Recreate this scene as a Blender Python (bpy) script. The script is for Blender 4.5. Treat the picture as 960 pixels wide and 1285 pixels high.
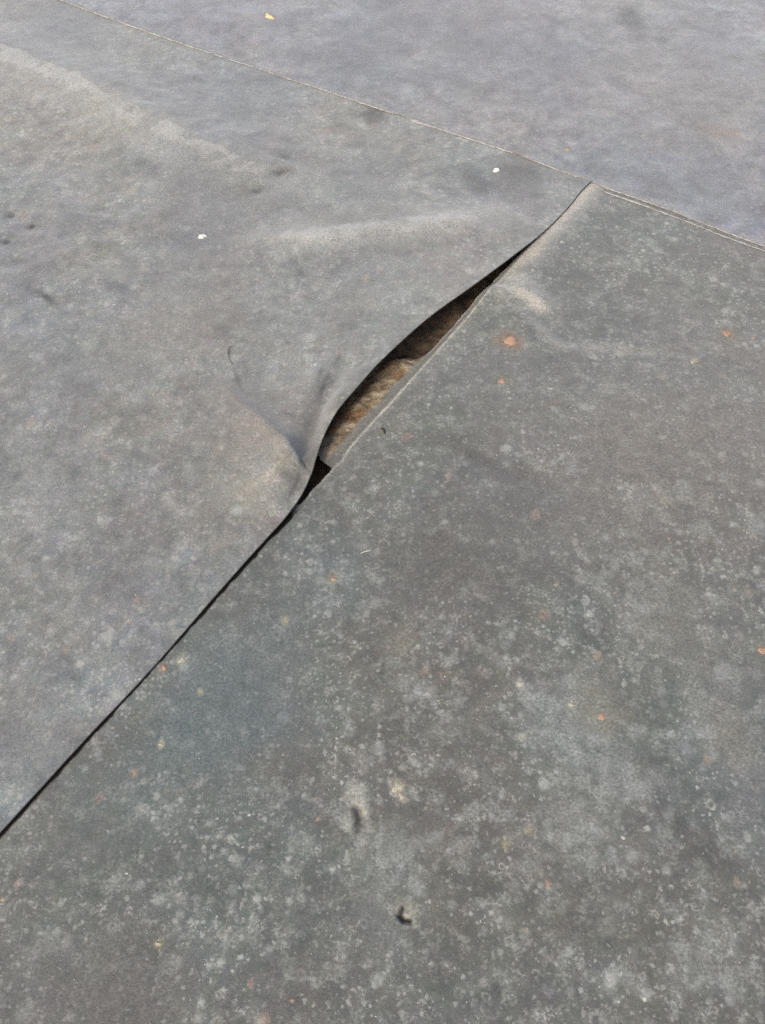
import bpy, bmesh, math, random
import numpy as np
from mathutils import Vector

for o in list(bpy.data.objects):
    bpy.data.objects.remove(o)
sc = bpy.context.scene
COL = sc.collection

# ------------------------------------------------------------------ camera
CAM_H, PITCH, FOV = 1.5, math.radians(53.0), math.radians(60.0)
cam = bpy.data.cameras.new("camera")
cam.sensor_fit = 'VERTICAL'
cam.angle = FOV
cam.clip_start, cam.clip_end = 0.05, 200.0
cam_ob = bpy.data.objects.new("camera", cam)
cam_ob.location = (0, 0, CAM_H)
cam_ob.rotation_euler = (math.pi / 2 - PITCH, 0, 0)
COL.objects.link(cam_ob)
sc.camera = cam_ob

# ------------------------------------------------------------------ light
SUN_EL, SUN_AZ = math.radians(40), (-0.50, -0.87)      # SUN_AZ: ground direction towards the sun
world = bpy.data.worlds.new("World")
sc.world = world
world.use_nodes = True
nt = world.node_tree
sky = nt.nodes.new('ShaderNodeTexSky')
sky.sky_type = 'NISHITA'
sky.sun_disc = False
sky.sun_elevation = SUN_EL
sky.sun_rotation = math.atan2(SUN_AZ[0], SUN_AZ[1])
sky.air_density, sky.dust_density, sky.ozone_density = 1.0, 5.0, 1.0
bg = nt.nodes['Background']
bg.inputs['Strength'].default_value = 0.12
nt.links.new(sky.outputs['Color'], bg.inputs['Color'])

sun = bpy.data.lights.new("sun", 'SUN')
sun.energy, sun.angle, sun.color = 1.4, math.radians(14), (1.0, 0.94, 0.85)
sun_ob = bpy.data.objects.new("sun", sun)
sd = Vector((SUN_AZ[0], SUN_AZ[1], 0)).normalized() * math.cos(SUN_EL) + Vector((0, 0, math.sin(SUN_EL)))
sun_ob.rotation_euler = sd.to_track_quat('Z', 'Y').to_euler()
sun_ob.location = (-3, -2, 4)
COL.objects.link(sun_ob)

vs = sc.view_settings
vs.view_transform, vs.look, vs.exposure, vs.gamma = 'Standard', 'None', 0.60, 1.0
vs.use_curve_mapping = False
sc.cycles.use_denoising = False                       # keeps the fine grain of the rubber
sc.cycles.use_adaptive_sampling = False

# ------------------------------------------------------------------ helpers
FPX = 642.5 / math.tan(FOV / 2)
def at(x, y, z=0.0):
    """point of the roof, at height z, that the photograph shows at (x, y)"""
    X, Y = (x - 480) / FPX, -(y - 642.5) / FPX
    d = np.array([X, math.cos(PITCH) + Y * math.sin(PITCH), -math.sin(PITCH) + Y * math.cos(PITCH)])
    return np.array([0, 0, CAM_H]) + d * ((z - CAM_H) / d[2])
def mpp(x, y):                                        # metres per photo pixel (sideways)
    return float(np.linalg.norm(at(x + 1, y) - at(x, y)))

def hash2(i, j, seed):
    h = (i.astype(np.int64) * 374761393 + j.astype(np.int64) * 668265263 + seed * 974634777) & 0x7fffffff
    h = ((h ^ (h >> 13)) * 1274126177) & 0x7fffffff
    return ((h ^ (h >> 16)) & 0xffff) / 65535.0
def vnoise(x, y, seed=0):
    i, j = np.floor(x), np.floor(y)
    fx, fy = x - i, y - j
    fx, fy = fx * fx * (3 - 2 * fx), fy * fy * (3 - 2 * fy)
    a, b = hash2(i, j, seed), hash2(i + 1, j, seed)
    c, d = hash2(i, j + 1, seed), hash2(i + 1, j + 1, seed)
    return (a * (1 - fx) + b * fx) * (1 - fy) + (c * (1 - fx) + d * fx) * fy
def fbm(x, y, scale, seed=0, oct=4):
    t, amp, tot = 0, 1.0, 0
    for k in range(oct):
        t = t + amp * (vnoise(x * scale * 2 ** k + 17.3 * k, y * scale * 2 ** k - 9.1 * k, seed + k) - 0.5)
        tot += amp; amp *= 0.55
    return 2 * t / tot
def sstep(a, b, x):
    t = np.clip((x - a) / (b - a), 0, 1)
    return t * t * (3 - 2 * t)

# seam frame: u along the open seam (away from the camera), v towards the left sheet
A2, C2 = at(0, 1045)[:2], at(741, 229)[:2]
L = float(np.linalg.norm(C2 - A2))
EU = (C2 - A2) / L
EV = np.array([-EU[1], EU[0]])
def uv_of(p): return np.array([(p[:2] - A2) @ EU, (p[:2] - A2) @ EV])
def xy_of(u, v): return A2[0] + u * EU[0] + v * EV[0], A2[1] + u * EU[1] + v * EV[1]

def polydist(x, y, P):
    """signed distance to a polyline (left positive) and parameter 0..1 along it"""
    best = np.full(x.shape, 1e9); sg = np.zeros(x.shape); tt = np.zeros(x.shape)
    seg = [np.linalg.norm(P[i + 1] - P[i]) for i in range(len(P) - 1)]
    tot, acc = sum(seg), 0
    for i in range(len(P) - 1):
        d = P[i + 1] - P[i]
        px, py = x - P[i][0], y - P[i][1]
        t = np.clip((px * d[0] + py * d[1]) / (d @ d), 0, 1)
        qx, qy = px - t * d[0], py - t * d[1]
        q = np.hypot(qx, qy)
        m = q < best
        best = np.where(m, q, best)
        sg = np.where(m, np.sign(d[0] * py - d[1] * px), sg)
        tt = np.where(m, (acc + t * seg[i]) / tot, tt)
        acc += seg[i]
    return best * sg, tt
def ridge(x, y, pix, hs, wl, wr, z=0.0, wob=0.0, seed=3, pw=2.0):
    P = [at(a, b, z)[:2] for a, b in pix]
    if wob:
        x = x + wob * fbm(x, y, 6, seed); y = y + wob * fbm(x, y, 6, seed + 9)
    d, t = polydist(x, y, P)
    h = np.interp(t, np.linspace(0, 1, len(hs)), hs)
    w = np.where(d > 0, wl, wr)
    return h * np.exp(-np.abs(d / w) ** pw)
def bump(x, y, px, py, h, rx, ry=None, pw=2):
    p = at(px, py); ry = ry or rx
    return h * np.exp(-(((x - p[0]) / rx) ** 2 + ((y - p[1]) / ry) ** 2) ** (pw / 2))

def dull(c, k=.35):
    g = sum(c) / 3
    return tuple(q * (1 - k) + g * k for q in c)
class StainShading:
    """premultiplied colour + alpha per vertex: dirt, dust and rust on the rubber, plus painted light and shade"""
    def __init__(s, x, y):
        s.x, s.y = x, y
        s.c = np.zeros(x.shape + (4,))
    def over(s, a, rgb, m=None):
        a = np.clip(a, 0, 1)
        if m is None:
            s.c *= (1 - a)[..., None]; s.c[..., :3] += a[..., None] * np.array(rgb); s.c[..., 3] += a
        else:
            s.c[m] *= (1 - a)[:, None]
            s.c[m, :3] += a[:, None] * np.array(rgb); s.c[m, 3] += a
    def spot(s, px, py, r, rgb, a=0.8, asp=1.0, rot=0.0, soft=0.5, rough=0.35, ring=False, seed=0):
        """r: radius in photo pixels, asp: depth over width on the roof"""
        p = at(px, py); R = r * mpp(px, py)
        dx, dy = s.x - p[0], s.y - p[1]
        m = (np.abs(dx) < R * 2.6 * max(1, asp)) & (np.abs(dy) < R * 2.6 * max(1, asp))
        if not m.any(): return
        dx, dy = dx[m], dy[m]
        dx, dy = dx * math.cos(rot) + dy * math.sin(rot), -dx * math.sin(rot) + dy * math.cos(rot)
        q = np.hypot(dx, dy / asp) / R
        q = q * (1 + rough * fbm(s.x[m], s.y[m], 0.9 / R, 40 + seed, 3))
        k = 1 - sstep(1 - soft, 1 + soft * 0.6, q)
        if ring: k = np.exp(-((q - 0.85) / 0.2) ** 2)
        s.over(k * a, rgb, m)
    def streak(s, pix, w, rgb, a, z=0.0, noise=0.6, ns=30, seed=5, hs=None, side=0):
        """w: half width in metres along a polyline of photo points"""
        P = [at(i, j, z)[:2] for i, j in pix]
        lo, hi = np.min(P, axis=0) - 4 * w, np.max(P, axis=0) + 4 * w
        m = (s.x > lo[0]) & (s.x < hi[0]) & (s.y > lo[1]) & (s.y < hi[1])
        if not m.any(): return
        x, y = s.x[m], s.y[m]
        d, t = polydist(x + 0.3 * w * fbm(x, y, 1 / w, seed), y + 0.3 * w * fbm(x, y, 1 / w, seed + 3), P)
        hs = hs or [0.2, 1, 1, 1, 0.2]
        if side: d = np.where(d * side < 0, d * 3.0, d)
        k = np.exp(-(d / w) ** 2) * np.interp(t, np.linspace(0, 1, len(hs)), hs)
        s.over(k * a * (1 + noise * fbm(x, y, ns, seed + 7)), rgb, m)

def link_mesh(name, V, F, mat, parent=None, smooth=True, stain_shading=None):
    me = bpy.data.meshes.new(name)
    V = np.asarray(V, dtype=np.float32).reshape(-1, 3); F = np.asarray(F, dtype=np.int32)
    n = F.shape[1]
    me.vertices.add(len(V)); me.vertices.foreach_set('co', V.ravel())
    me.loops.add(F.size); me.loops.foreach_set('vertex_index', F.ravel())
    me.polygons.add(len(F))
    me.polygons.foreach_set('loop_start', np.arange(0, F.size, n, dtype=np.int32))
    me.polygons.foreach_set('loop_total', np.full(len(F), n, dtype=np.int32))
    me.update(calc_edges=True)
    if smooth: me.polygons.foreach_set('use_smooth', np.ones(len(F), dtype=bool))
    if stain_shading is not None:
        at_ = me.attributes.new('stain_shading', 'FLOAT_COLOR', 'POINT')
        at_.data.foreach_set('color', np.asarray(stain_shading, dtype=np.float32).ravel())
    me.materials.append(mat)
    ob = bpy.data.objects.new(name, me)
    COL.objects.link(ob)
    if parent: ob.parent = parent
    return ob
def grid_faces(nu, nv, flip=False):
    i = np.arange(nu * nv).reshape(nu, nv)
    f = np.stack([i[:-1, :-1], i[1:, :-1], i[1:, 1:], i[:-1, 1:]], -1).reshape(-1, 4)
    return f[:, ::-1] if flip else f
def axis(*runs):
    """joined samples: (start, end, step) runs"""
    out = []
    for a, b, st in runs:
        n = max(1, int(round(abs(b - a) / st)))
        out.append(np.linspace(a, b, n, endpoint=False))
    out.append(np.array([runs[-1][1]]))
    return np.concatenate(out)
def tag(o, label=None, cat=None, group=None, kind=None):
    for k, v in (('label', label), ('category', cat), ('group', group), ('kind', kind)):
        if v: o[k] = v
    return o

# ------------------------------------------------------------------ materials
def refine(ax, c, half, step):
    k = ax[(ax < c - half) | (ax > c + half)]
    return np.sort(np.concatenate([k, np.arange(c - half, c + half + 1e-9, step)]))
class NT:
    def __init__(s, name):
        s.m = bpy.data.materials.new(name); s.m.use_nodes = True
        s.t = s.m.node_tree; s.b = s.t.nodes['Principled BSDF']
    def n(s, typ, **kw):
        nd = s.t.nodes.new(typ)
        for k, v in kw.items(): setattr(nd, k, v)
        return nd
    def put(s, sock, v):
        if isinstance(v, bpy.types.NodeSocket): s.t.links.new(v, sock)
        elif v is not None: sock.default_value = v
    def math(s, op, a, b=None, c=None, clamp=False):
        nd = s.n('ShaderNodeMath', operation=op, use_clamp=clamp)
        s.put(nd.inputs[0], a); s.put(nd.inputs[1], b); s.put(nd.inputs[2], c)
        return nd.outputs[0]
    def mix(s, f, a, b, blend='MIX'):
        nd = s.n('ShaderNodeMix', data_type='RGBA', blend_type=blend)
        s.put(nd.inputs[0], f)
        for k, v in ((6, a), (7, b)):
            s.put(nd.inputs[k], v if isinstance(v, bpy.types.NodeSocket) else tuple(v) + (1,))
        return nd.outputs[2]
    def noise(s, vec, scale, detail=3, rough=0.55, dist=0.0):
        nd = s.n('ShaderNodeTexNoise'); s.put(nd.inputs['Vector'], vec)
        nd.inputs['Scale'].default_value = scale; nd.inputs['Detail'].default_value = detail
        nd.inputs['Roughness'].default_value = rough; nd.inputs['Distortion'].default_value = dist
        return nd.outputs['Fac'], nd.outputs['Color']
    def ramp(s, v, lo, hi, a=0.0, b=1.0):
        nd = s.n('ShaderNodeMapRange', interpolation_type='SMOOTHSTEP')
        s.put(nd.inputs[0], v)
        for k, q in zip((1, 2, 3, 4), (lo, hi, a, b)): s.put(nd.inputs[k], q)
        return nd.outputs[0]
    def specks(s, vec, scale, r0, r1, prob, soft=0.35, ring=False):
        """round marks of radius r0..r1 metres, one per cell with the given probability"""
        v = s.n('ShaderNodeTexVoronoi', voronoi_dimensions='2D', feature='F1')
        s.put(v.inputs['Vector'], vec); v.inputs['Scale'].default_value = scale
        sep = s.n('ShaderNodeSeparateColor'); s.t.links.new(v.outputs['Color'], sep.inputs[0])
        r = s.math('MULTIPLY_ADD', s.math('POWER', sep.outputs[1], 2.0), (r1 - r0) * scale, r0 * scale)
        q = s.math('DIVIDE', v.outputs['Distance'], r)
        if ring:
            e = s.math('DIVIDE', s.math('SUBTRACT', q, 0.8), 0.22)
            k = s.math('POWER', 2.718, s.math('MULTIPLY', s.math('MULTIPLY', e, e), -1.0))
        else:
            k = s.ramp(q, 1 - soft, 1 + soft, 1.0, 0.0)
        on = s.math('LESS_THAN', sep.outputs[0], prob)
        return s.math('MULTIPLY', k, on), sep.outputs[2]

def rubber(name, seed, warm, cool, speck=1.0, gain=1.0, patch=1.2, midc=0.9):
    N = NT(name)
    tc = N.n('ShaderNodeTexCoord')
    mp = N.n('ShaderNodeMapping'); N.t.links.new(tc.outputs['Object'], mp.inputs[0])
    mp.inputs['Location'].default_value = (seed * 7.3, seed * 3.1, 0)
    P = mp.outputs[0]
    n_big = N.noise(P, 1.7, 3)[0]
    n_mid = N.noise(P, 7.0, 4, 0.6, 0.3)[0]
    n_blot, cblot = N.noise(P, 34, 5, 0.62)
    n_fine, cfine = N.noise(P, 190, 3, 0.6)
    n_grain, cgrain = N.noise(P, 620, 2, 0.6)
    # warped coordinates for the marks, so that no mark is a perfect disc
    wv = N.n('ShaderNodeVectorMath', operation='SCALE'); N.put(wv.inputs[0], cfine); wv.inputs[3].default_value = 0.010
    av = N.n('ShaderNodeVectorMath', operation='ADD'); N.put(av.inputs[0], P); N.t.links.new(wv.outputs[0], av.inputs[1])
    wb = N.n('ShaderNodeVectorMath', operation='SCALE'); N.put(wb.inputs[0], cblot); wb.inputs[3].default_value = 0.009
    aw = N.n('ShaderNodeVectorMath', operation='ADD'); N.t.links.new(av.outputs[0], aw.inputs[0]); N.t.links.new(wb.outputs[0], aw.inputs[1])
    W = aw.outputs[0]
    col = N.mix(N.ramp(n_big, 0.36, 0.64), warm, cool)
    col = N.mix(N.ramp(n_mid, 0.50, 0.74, 0, 0.22), col, (0.120, 0.165, 0.170))      # bluish bloom
    col = N.mix(N.ramp(n_mid, 0.26, 0.46, 0.30, 0), col, (0.135, 0.118, 0.092))     # brownish film
    # value mottling
    mot = N.math('MULTIPLY_ADD', n_blot, 0.75, 0.62)
    mot = N.math('MULTIPLY', mot, N.math('MULTIPLY_ADD', n_fine, 0.90, 0.55))
    mot = N.math('MULTIPLY', mot, N.math('MULTIPLY_ADD', n_grain, 0.85, 0.575))
    mot = N.math('MULTIPLY', mot, N.math('MULTIPLY_ADD', n_mid, midc, 1.0 - midc / 2))
    n_pat = N.noise(P, 15, 6, 0.68, 0.2)[0]
    mot = N.math('MULTIPLY', mot, N.math('MULTIPLY_ADD', n_pat, patch, 1.0 - patch / 2))
    mot = N.math('MULTIPLY', mot, gain)
    mc = N.n('ShaderNodeCombineColor')
    for k in range(3): N.t.links.new(mot, mc.inputs[k])
    col = N.mix(1.0, col, mc.outputs[0], 'MULTIPLY')
    # fine colour variation
    col = N.mix(0.26, col, cgrain, 'OVERLAY')
    col = N.mix(0.20, col, cblot, 'OVERLAY')
    col = N.mix(0.13, col, N.noise(P, 4.3, 4, 0.6)[1], 'OVERLAY')
    # pale crusty clusters
    clu = N.math('MULTIPLY', N.ramp(n_blot, 0.53, 0.70), N.ramp(n_fine, 0.44, 0.60))
    clu = N.math('MULTIPLY', clu, N.ramp(n_mid, 0.40, 0.62, 0.15, 1.0))
    col = N.mix(N.math('MULTIPLY', clu, 0.62 * speck, clamp=True), col, (0.34, 0.355, 0.325))
    pt = N.noise(P, 21, 7, 0.66, 0.5)[0]
    pt2 = N.math('MULTIPLY', N.ramp(pt, 0.51, 0.66), N.ramp(n_fine, 0.38, 0.58, 0.25, 1.0))
    col = N.mix(N.math('MULTIPLY', pt2, 0.55 * speck, clamp=True), col, (0.200, 0.212, 0.180))
    pt3 = N.ramp(pt, 0.28, 0.42, 0.45, 0.0)
    col = N.mix(pt3, col, (0.060, 0.058, 0.050))
    dens = N.math('MULTIPLY', N.ramp(n_mid, 0.36, 0.62, 0.25, 1.1), N.ramp(n_pat, 0.36, 0.58, 0.30, 1.1))
    for sc_, r0, r1, pr, a, c, rg in (
            (42, .0025, .0080, .40, .52, (0.33, 0.335, 0.30), False),
            (95, .0014, .0040, .32, .50, (0.34, 0.35, 0.32), False),
            (25, .0045, .0095, .22, .46, (0.32, 0.31, 0.265), True),
            (17, .0060, .0130, .34, .52, (0.30, 0.31, 0.28), False),
            (190, .0007, .0016, .12, .55, (0.38, 0.37, 0.34), False),
            (21, .0012, .0024, .22, .80, (0.54, 0.52, 0.46), False)):
        k, rnd = N.specks(W, sc_, r0, r1, pr, 0.6, rg)
        k = N.math('MULTIPLY', k, N.math('MULTIPLY_ADD', rnd, 0.9, 0.35))
        k = N.math('MULTIPLY', N.math('MULTIPLY', k, dens), N.ramp(n_fine, 0.30, 0.55, 0.4, 1.0))
        col = N.mix(N.math('MULTIPLY', k, a * speck, clamp=True), col, c)
    k, rnd = N.specks(av.outputs[0], 62, .0012, .0040, .30, 0.3)
    col = N.mix(N.math('MULTIPLY', k, N.math('MULTIPLY_ADD', rnd, 0.5, 0.10), clamp=True), col, (0.37, 0.365, 0.325))
    k, rnd = N.specks(W, 8.5, .0018, .0042, .30, 0.5)
    col = N.mix(N.math('MULTIPLY', k, 0.65 * speck), col, N.mix(rnd, (0.28, 0.17, 0.12), (0.32, 0.27, 0.17)))
    k, rnd = N.specks(W, 13, .0010, .0028, .25, 0.5)
    col = N.mix(N.math('MULTIPLY', k, 0.55), col, (0.035, 0.033, 0.032))
    # located stains, painted light and shade
    atn = N.n('ShaderNodeAttribute', attribute_name='stain_shading')
    br = N.math('MULTIPLY', N.math('MULTIPLY_ADD', n_fine, 1.3, 0.35), N.math('MULTIPLY_ADD', n_blot, 1.8, 0.1), clamp=True)
    br = N.math('MAXIMUM', br, N.ramp(atn.outputs['Alpha'], 0.75, 0.97))
    inv = N.math('MULTIPLY_ADD', N.math('MULTIPLY', atn.outputs['Alpha'], br), -1.0, 1.0, clamp=True)
    cc = N.n('ShaderNodeCombineColor'); cd = N.n('ShaderNodeCombineColor')
    gr = N.math('MULTIPLY', br, N.math('MULTIPLY_ADD', n_grain, 1.2, 0.4))
    gr = N.math('MULTIPLY', gr, N.math('MULTIPLY_ADD', n_fine, 1.6, 0.2))
    for k in range(3):
        N.t.links.new(inv, cc.inputs[k]); N.t.links.new(gr, cd.inputs[k])
    base = N.mix(1.0, col, cc.outputs[0], 'MULTIPLY')
    st = N.mix(1.0, atn.outputs['Color'], cd.outputs[0], 'MULTIPLY')
    col = N.mix(1.0, base, st, 'ADD')
    N.put(N.b.inputs['Base Color'], col)
    N.put(N.b.inputs['Roughness'], N.math('MULTIPLY_ADD', n_blot, 0.25, 0.36))
    N.b.inputs['IOR'].default_value = 1.58
    sc_ = N.n('ShaderNodeSeparateColor'); N.t.links.new(atn.outputs['Color'], sc_.inputs[0])
    res = N.math('MULTIPLY', N.math('POWER', atn.outputs['Alpha'], 3.0), N.ramp(sc_.outputs[1], 0.21, 0.27, 1.0, 0.0))
    N.put(N.b.inputs['Sheen Weight'], N.math('MULTIPLY_ADD', res, -0.45, 0.45)); N.put(N.b.inputs['Specular IOR Level'], N.math('MULTIPLY_ADD', res, -0.40, 0.5)); N.b.inputs['Sheen Roughness'].default_value = 0.6
    h = N.math('ADD', N.math('MULTIPLY', n_fine, 0.0012), N.math('MULTIPLY', n_grain, 0.0006))
    h = N.math('ADD', h, N.math('MULTIPLY', n_blot, 0.0022))
    bp = N.n('ShaderNodeBump'); bp.inputs['Strength'].default_value = 0.55; bp.inputs['Distance'].default_value = 1.0
    N.put(bp.inputs['Height'], h); N.t.links.new(bp.outputs[0], N.b.inputs['Normal'])
    return N.m

def crust(name, c0, c1, scale=160, rough=0.85, island=False):
    N = NT(name)
    tc = N.n('ShaderNodeTexCoord')
    nz, cz = N.noise(tc.outputs['Object'], scale, 4, 0.65)
    f = N.ramp(nz, 0.33, 0.66)
    if island:
        g = N.n('ShaderNodeNewGeometry'); f = g.outputs['Random Per Island']
    N.put(N.b.inputs['Base Color'], N.mix(f, c0, c1))
    N.b.inputs['Roughness'].default_value = rough
    bp = N.n('ShaderNodeBump'); bp.inputs['Strength'].default_value = 0.5; bp.inputs['Distance'].default_value = 0.002
    N.put(bp.inputs['Height'], nz); N.t.links.new(bp.outputs[0], N.b.inputs['Normal'])
    return N.m

M_LEFT = rubber("rubber_buckled", 1, (0.152, 0.144, 0.119), (0.132, 0.143, 0.138), 1.9, 1.10, 1.8, 1.2)
M_RIGHT = rubber("rubber_speckled", 2, (0.108, 0.104, 0.080), (0.092, 0.103, 0.088), 1.6, 0.89, 1.5)
M_BACK = rubber("rubber_far", 3, (0.150, 0.142, 0.136), (0.128, 0.136, 0.156), 1.3, 1.15, 2.5, 1.7)
M_DECK = crust("decking", (0.040, 0.028, 0.019), (0.16, 0.115, 0.075), 30)
M_RUST = crust("rust", (0.31, 0.185, 0.12), (0.43, 0.30, 0.21), 500)
M_WHITE = crust("chalk_white", (0.58, 0.57, 0.53), (0.80, 0.80, 0.77), 220)
M_SEAL = crust("dusty_sealant", (0.22, 0.217, 0.21), (0.35, 0.345, 0.335), 60)
M_DARK = crust("dark_crumb", (0.018, 0.016, 0.014), (0.045, 0.04, 0.035), 300)
M_HAIR = crust("grey_hair", (0.05, 0.047, 0.042), (0.08, 0.075, 0.07), 300)
M_FIBRE = crust("pale_fibre", (0.42, 0.42, 0.38), (0.52, 0.52, 0.48), 300)
M_LEAF = crust("dry_leaf", (0.50, 0.38, 0.20), (0.62, 0.52, 0.34), 200)
M_LICHEN = crust("lichen", (0.33, 0.32, 0.24), (0.44, 0.42, 0.33), 400)
M_GRIT = crust("grit_stone", (0.20, 0.19, 0.17), (0.62, 0.60, 0.54), 300, island=True)

TH = 0.0022                                            # sheet thickness

# ------------------------------------------------------------------ seam shapes
def edge_pts(lst):
    """photo points with heights -> (u, v, z) sorted along the seam"""
    r = []
    for x, y, z in lst:
        p = at(x, y, z); q = uv_of(p); r.append((q[0], q[1], z))
    return np.array(sorted(r))
FLAP = edge_pts([
    (0, 1045, .0050), (100, 936, .0050), (200, 829, .0052), (270, 748, .0060), (330, 681, .0095),
    (362, 645, .015), (379, 621, .020), (390, 598, .026), (397, 575, .031), (404, 553, .035), (420, 521, .040),
    (450, 484, .044), (474, 457, .046), (500, 432, .047), (540, 397, .046), (590, 361, .041), (640, 324, .033),
    (690, 284, .012), (716, 257, .0075), (733, 236, .006), (742, 228, .0055)])
def spline(u, k):
    # smooth interpolation through the measured edge (Catmull-Rom on u)
    xs, ys = FLAP[:, 0], FLAP[:, k]
    m = np.gradient(ys, xs)
    u = np.clip(u, xs[0], xs[-1])
    i = np.clip(np.searchsorted(xs, u) - 1, 0, len(xs) - 2)
    h = xs[i + 1] - xs[i]; t = (u - xs[i]) / h
    return ((2*t**3 - 3*t**2 + 1) * ys[i] + (t**3 - 2*t**2 + t) * h * m[i]
            + (-2*t**3 + 3*t**2) * ys[i + 1] + (t**3 - t**2) * h * m[i + 1])
def flap_v(u): return spline(u, 1)
def flap_z(u): return spline(u, 2)
U = {k: float(uv_of(at(*p))[0]) for k, p in dict(
    hole0=(372, 640), tong0=(411, 570), tong1=(536, 446), dark1=(640, 350), corner=(742, 229)).items()}

def right_z(x, y):
    z = 0.0016 * fbm(x, y, 2.2, 11) + 0.0007 * fbm(x, y, 9, 12)
    z = z + ridge(x, y, [(600, 372), (650, 366), (705, 392)], [.010, .012, .002], .035, .05)
    z = z + ridge(x, y, [(628, 372), (665, 405), (700, 437), (760, 440)], [.005, .004, .004, .001], .02, .035)
    z = z + bump(x, y, 640, 425, .006, .020, .022)
    z = z + ridge(x, y, [(545, 552), (600, 575), (690, 610), (760, 630)], [-.001, -.004, -.004, -.001], .05, .04)
    z = z + bump(x, y, 840, 560, .010, .25, .3) + bump(x, y, 560, 700, .008, .25, .2)
    # gouge and crescent hole in the foreground
    z = z + ridge(x, y, [(448, 1014), (452, 1026), (450, 1040)], [-.005, -.006, -.003], .008, .008)
    z = z + bump(x, y, 449, 1012, .0018, .02)
    z = z + ridge(x, y, [(505, 1140), (501, 1148), (506, 1154), (514, 1156)], [-.002, -.007, -.007, -.002], .005, .005)
    return z
def lap_rim(u):
    """raised, curled rim of the lower sheet where the lap was glued"""
    return sstep(U['hole0'] - .05, U['tong0'] + .1, u) * (1 - sstep(U['corner'] - .25, U['corner'], u))

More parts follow.
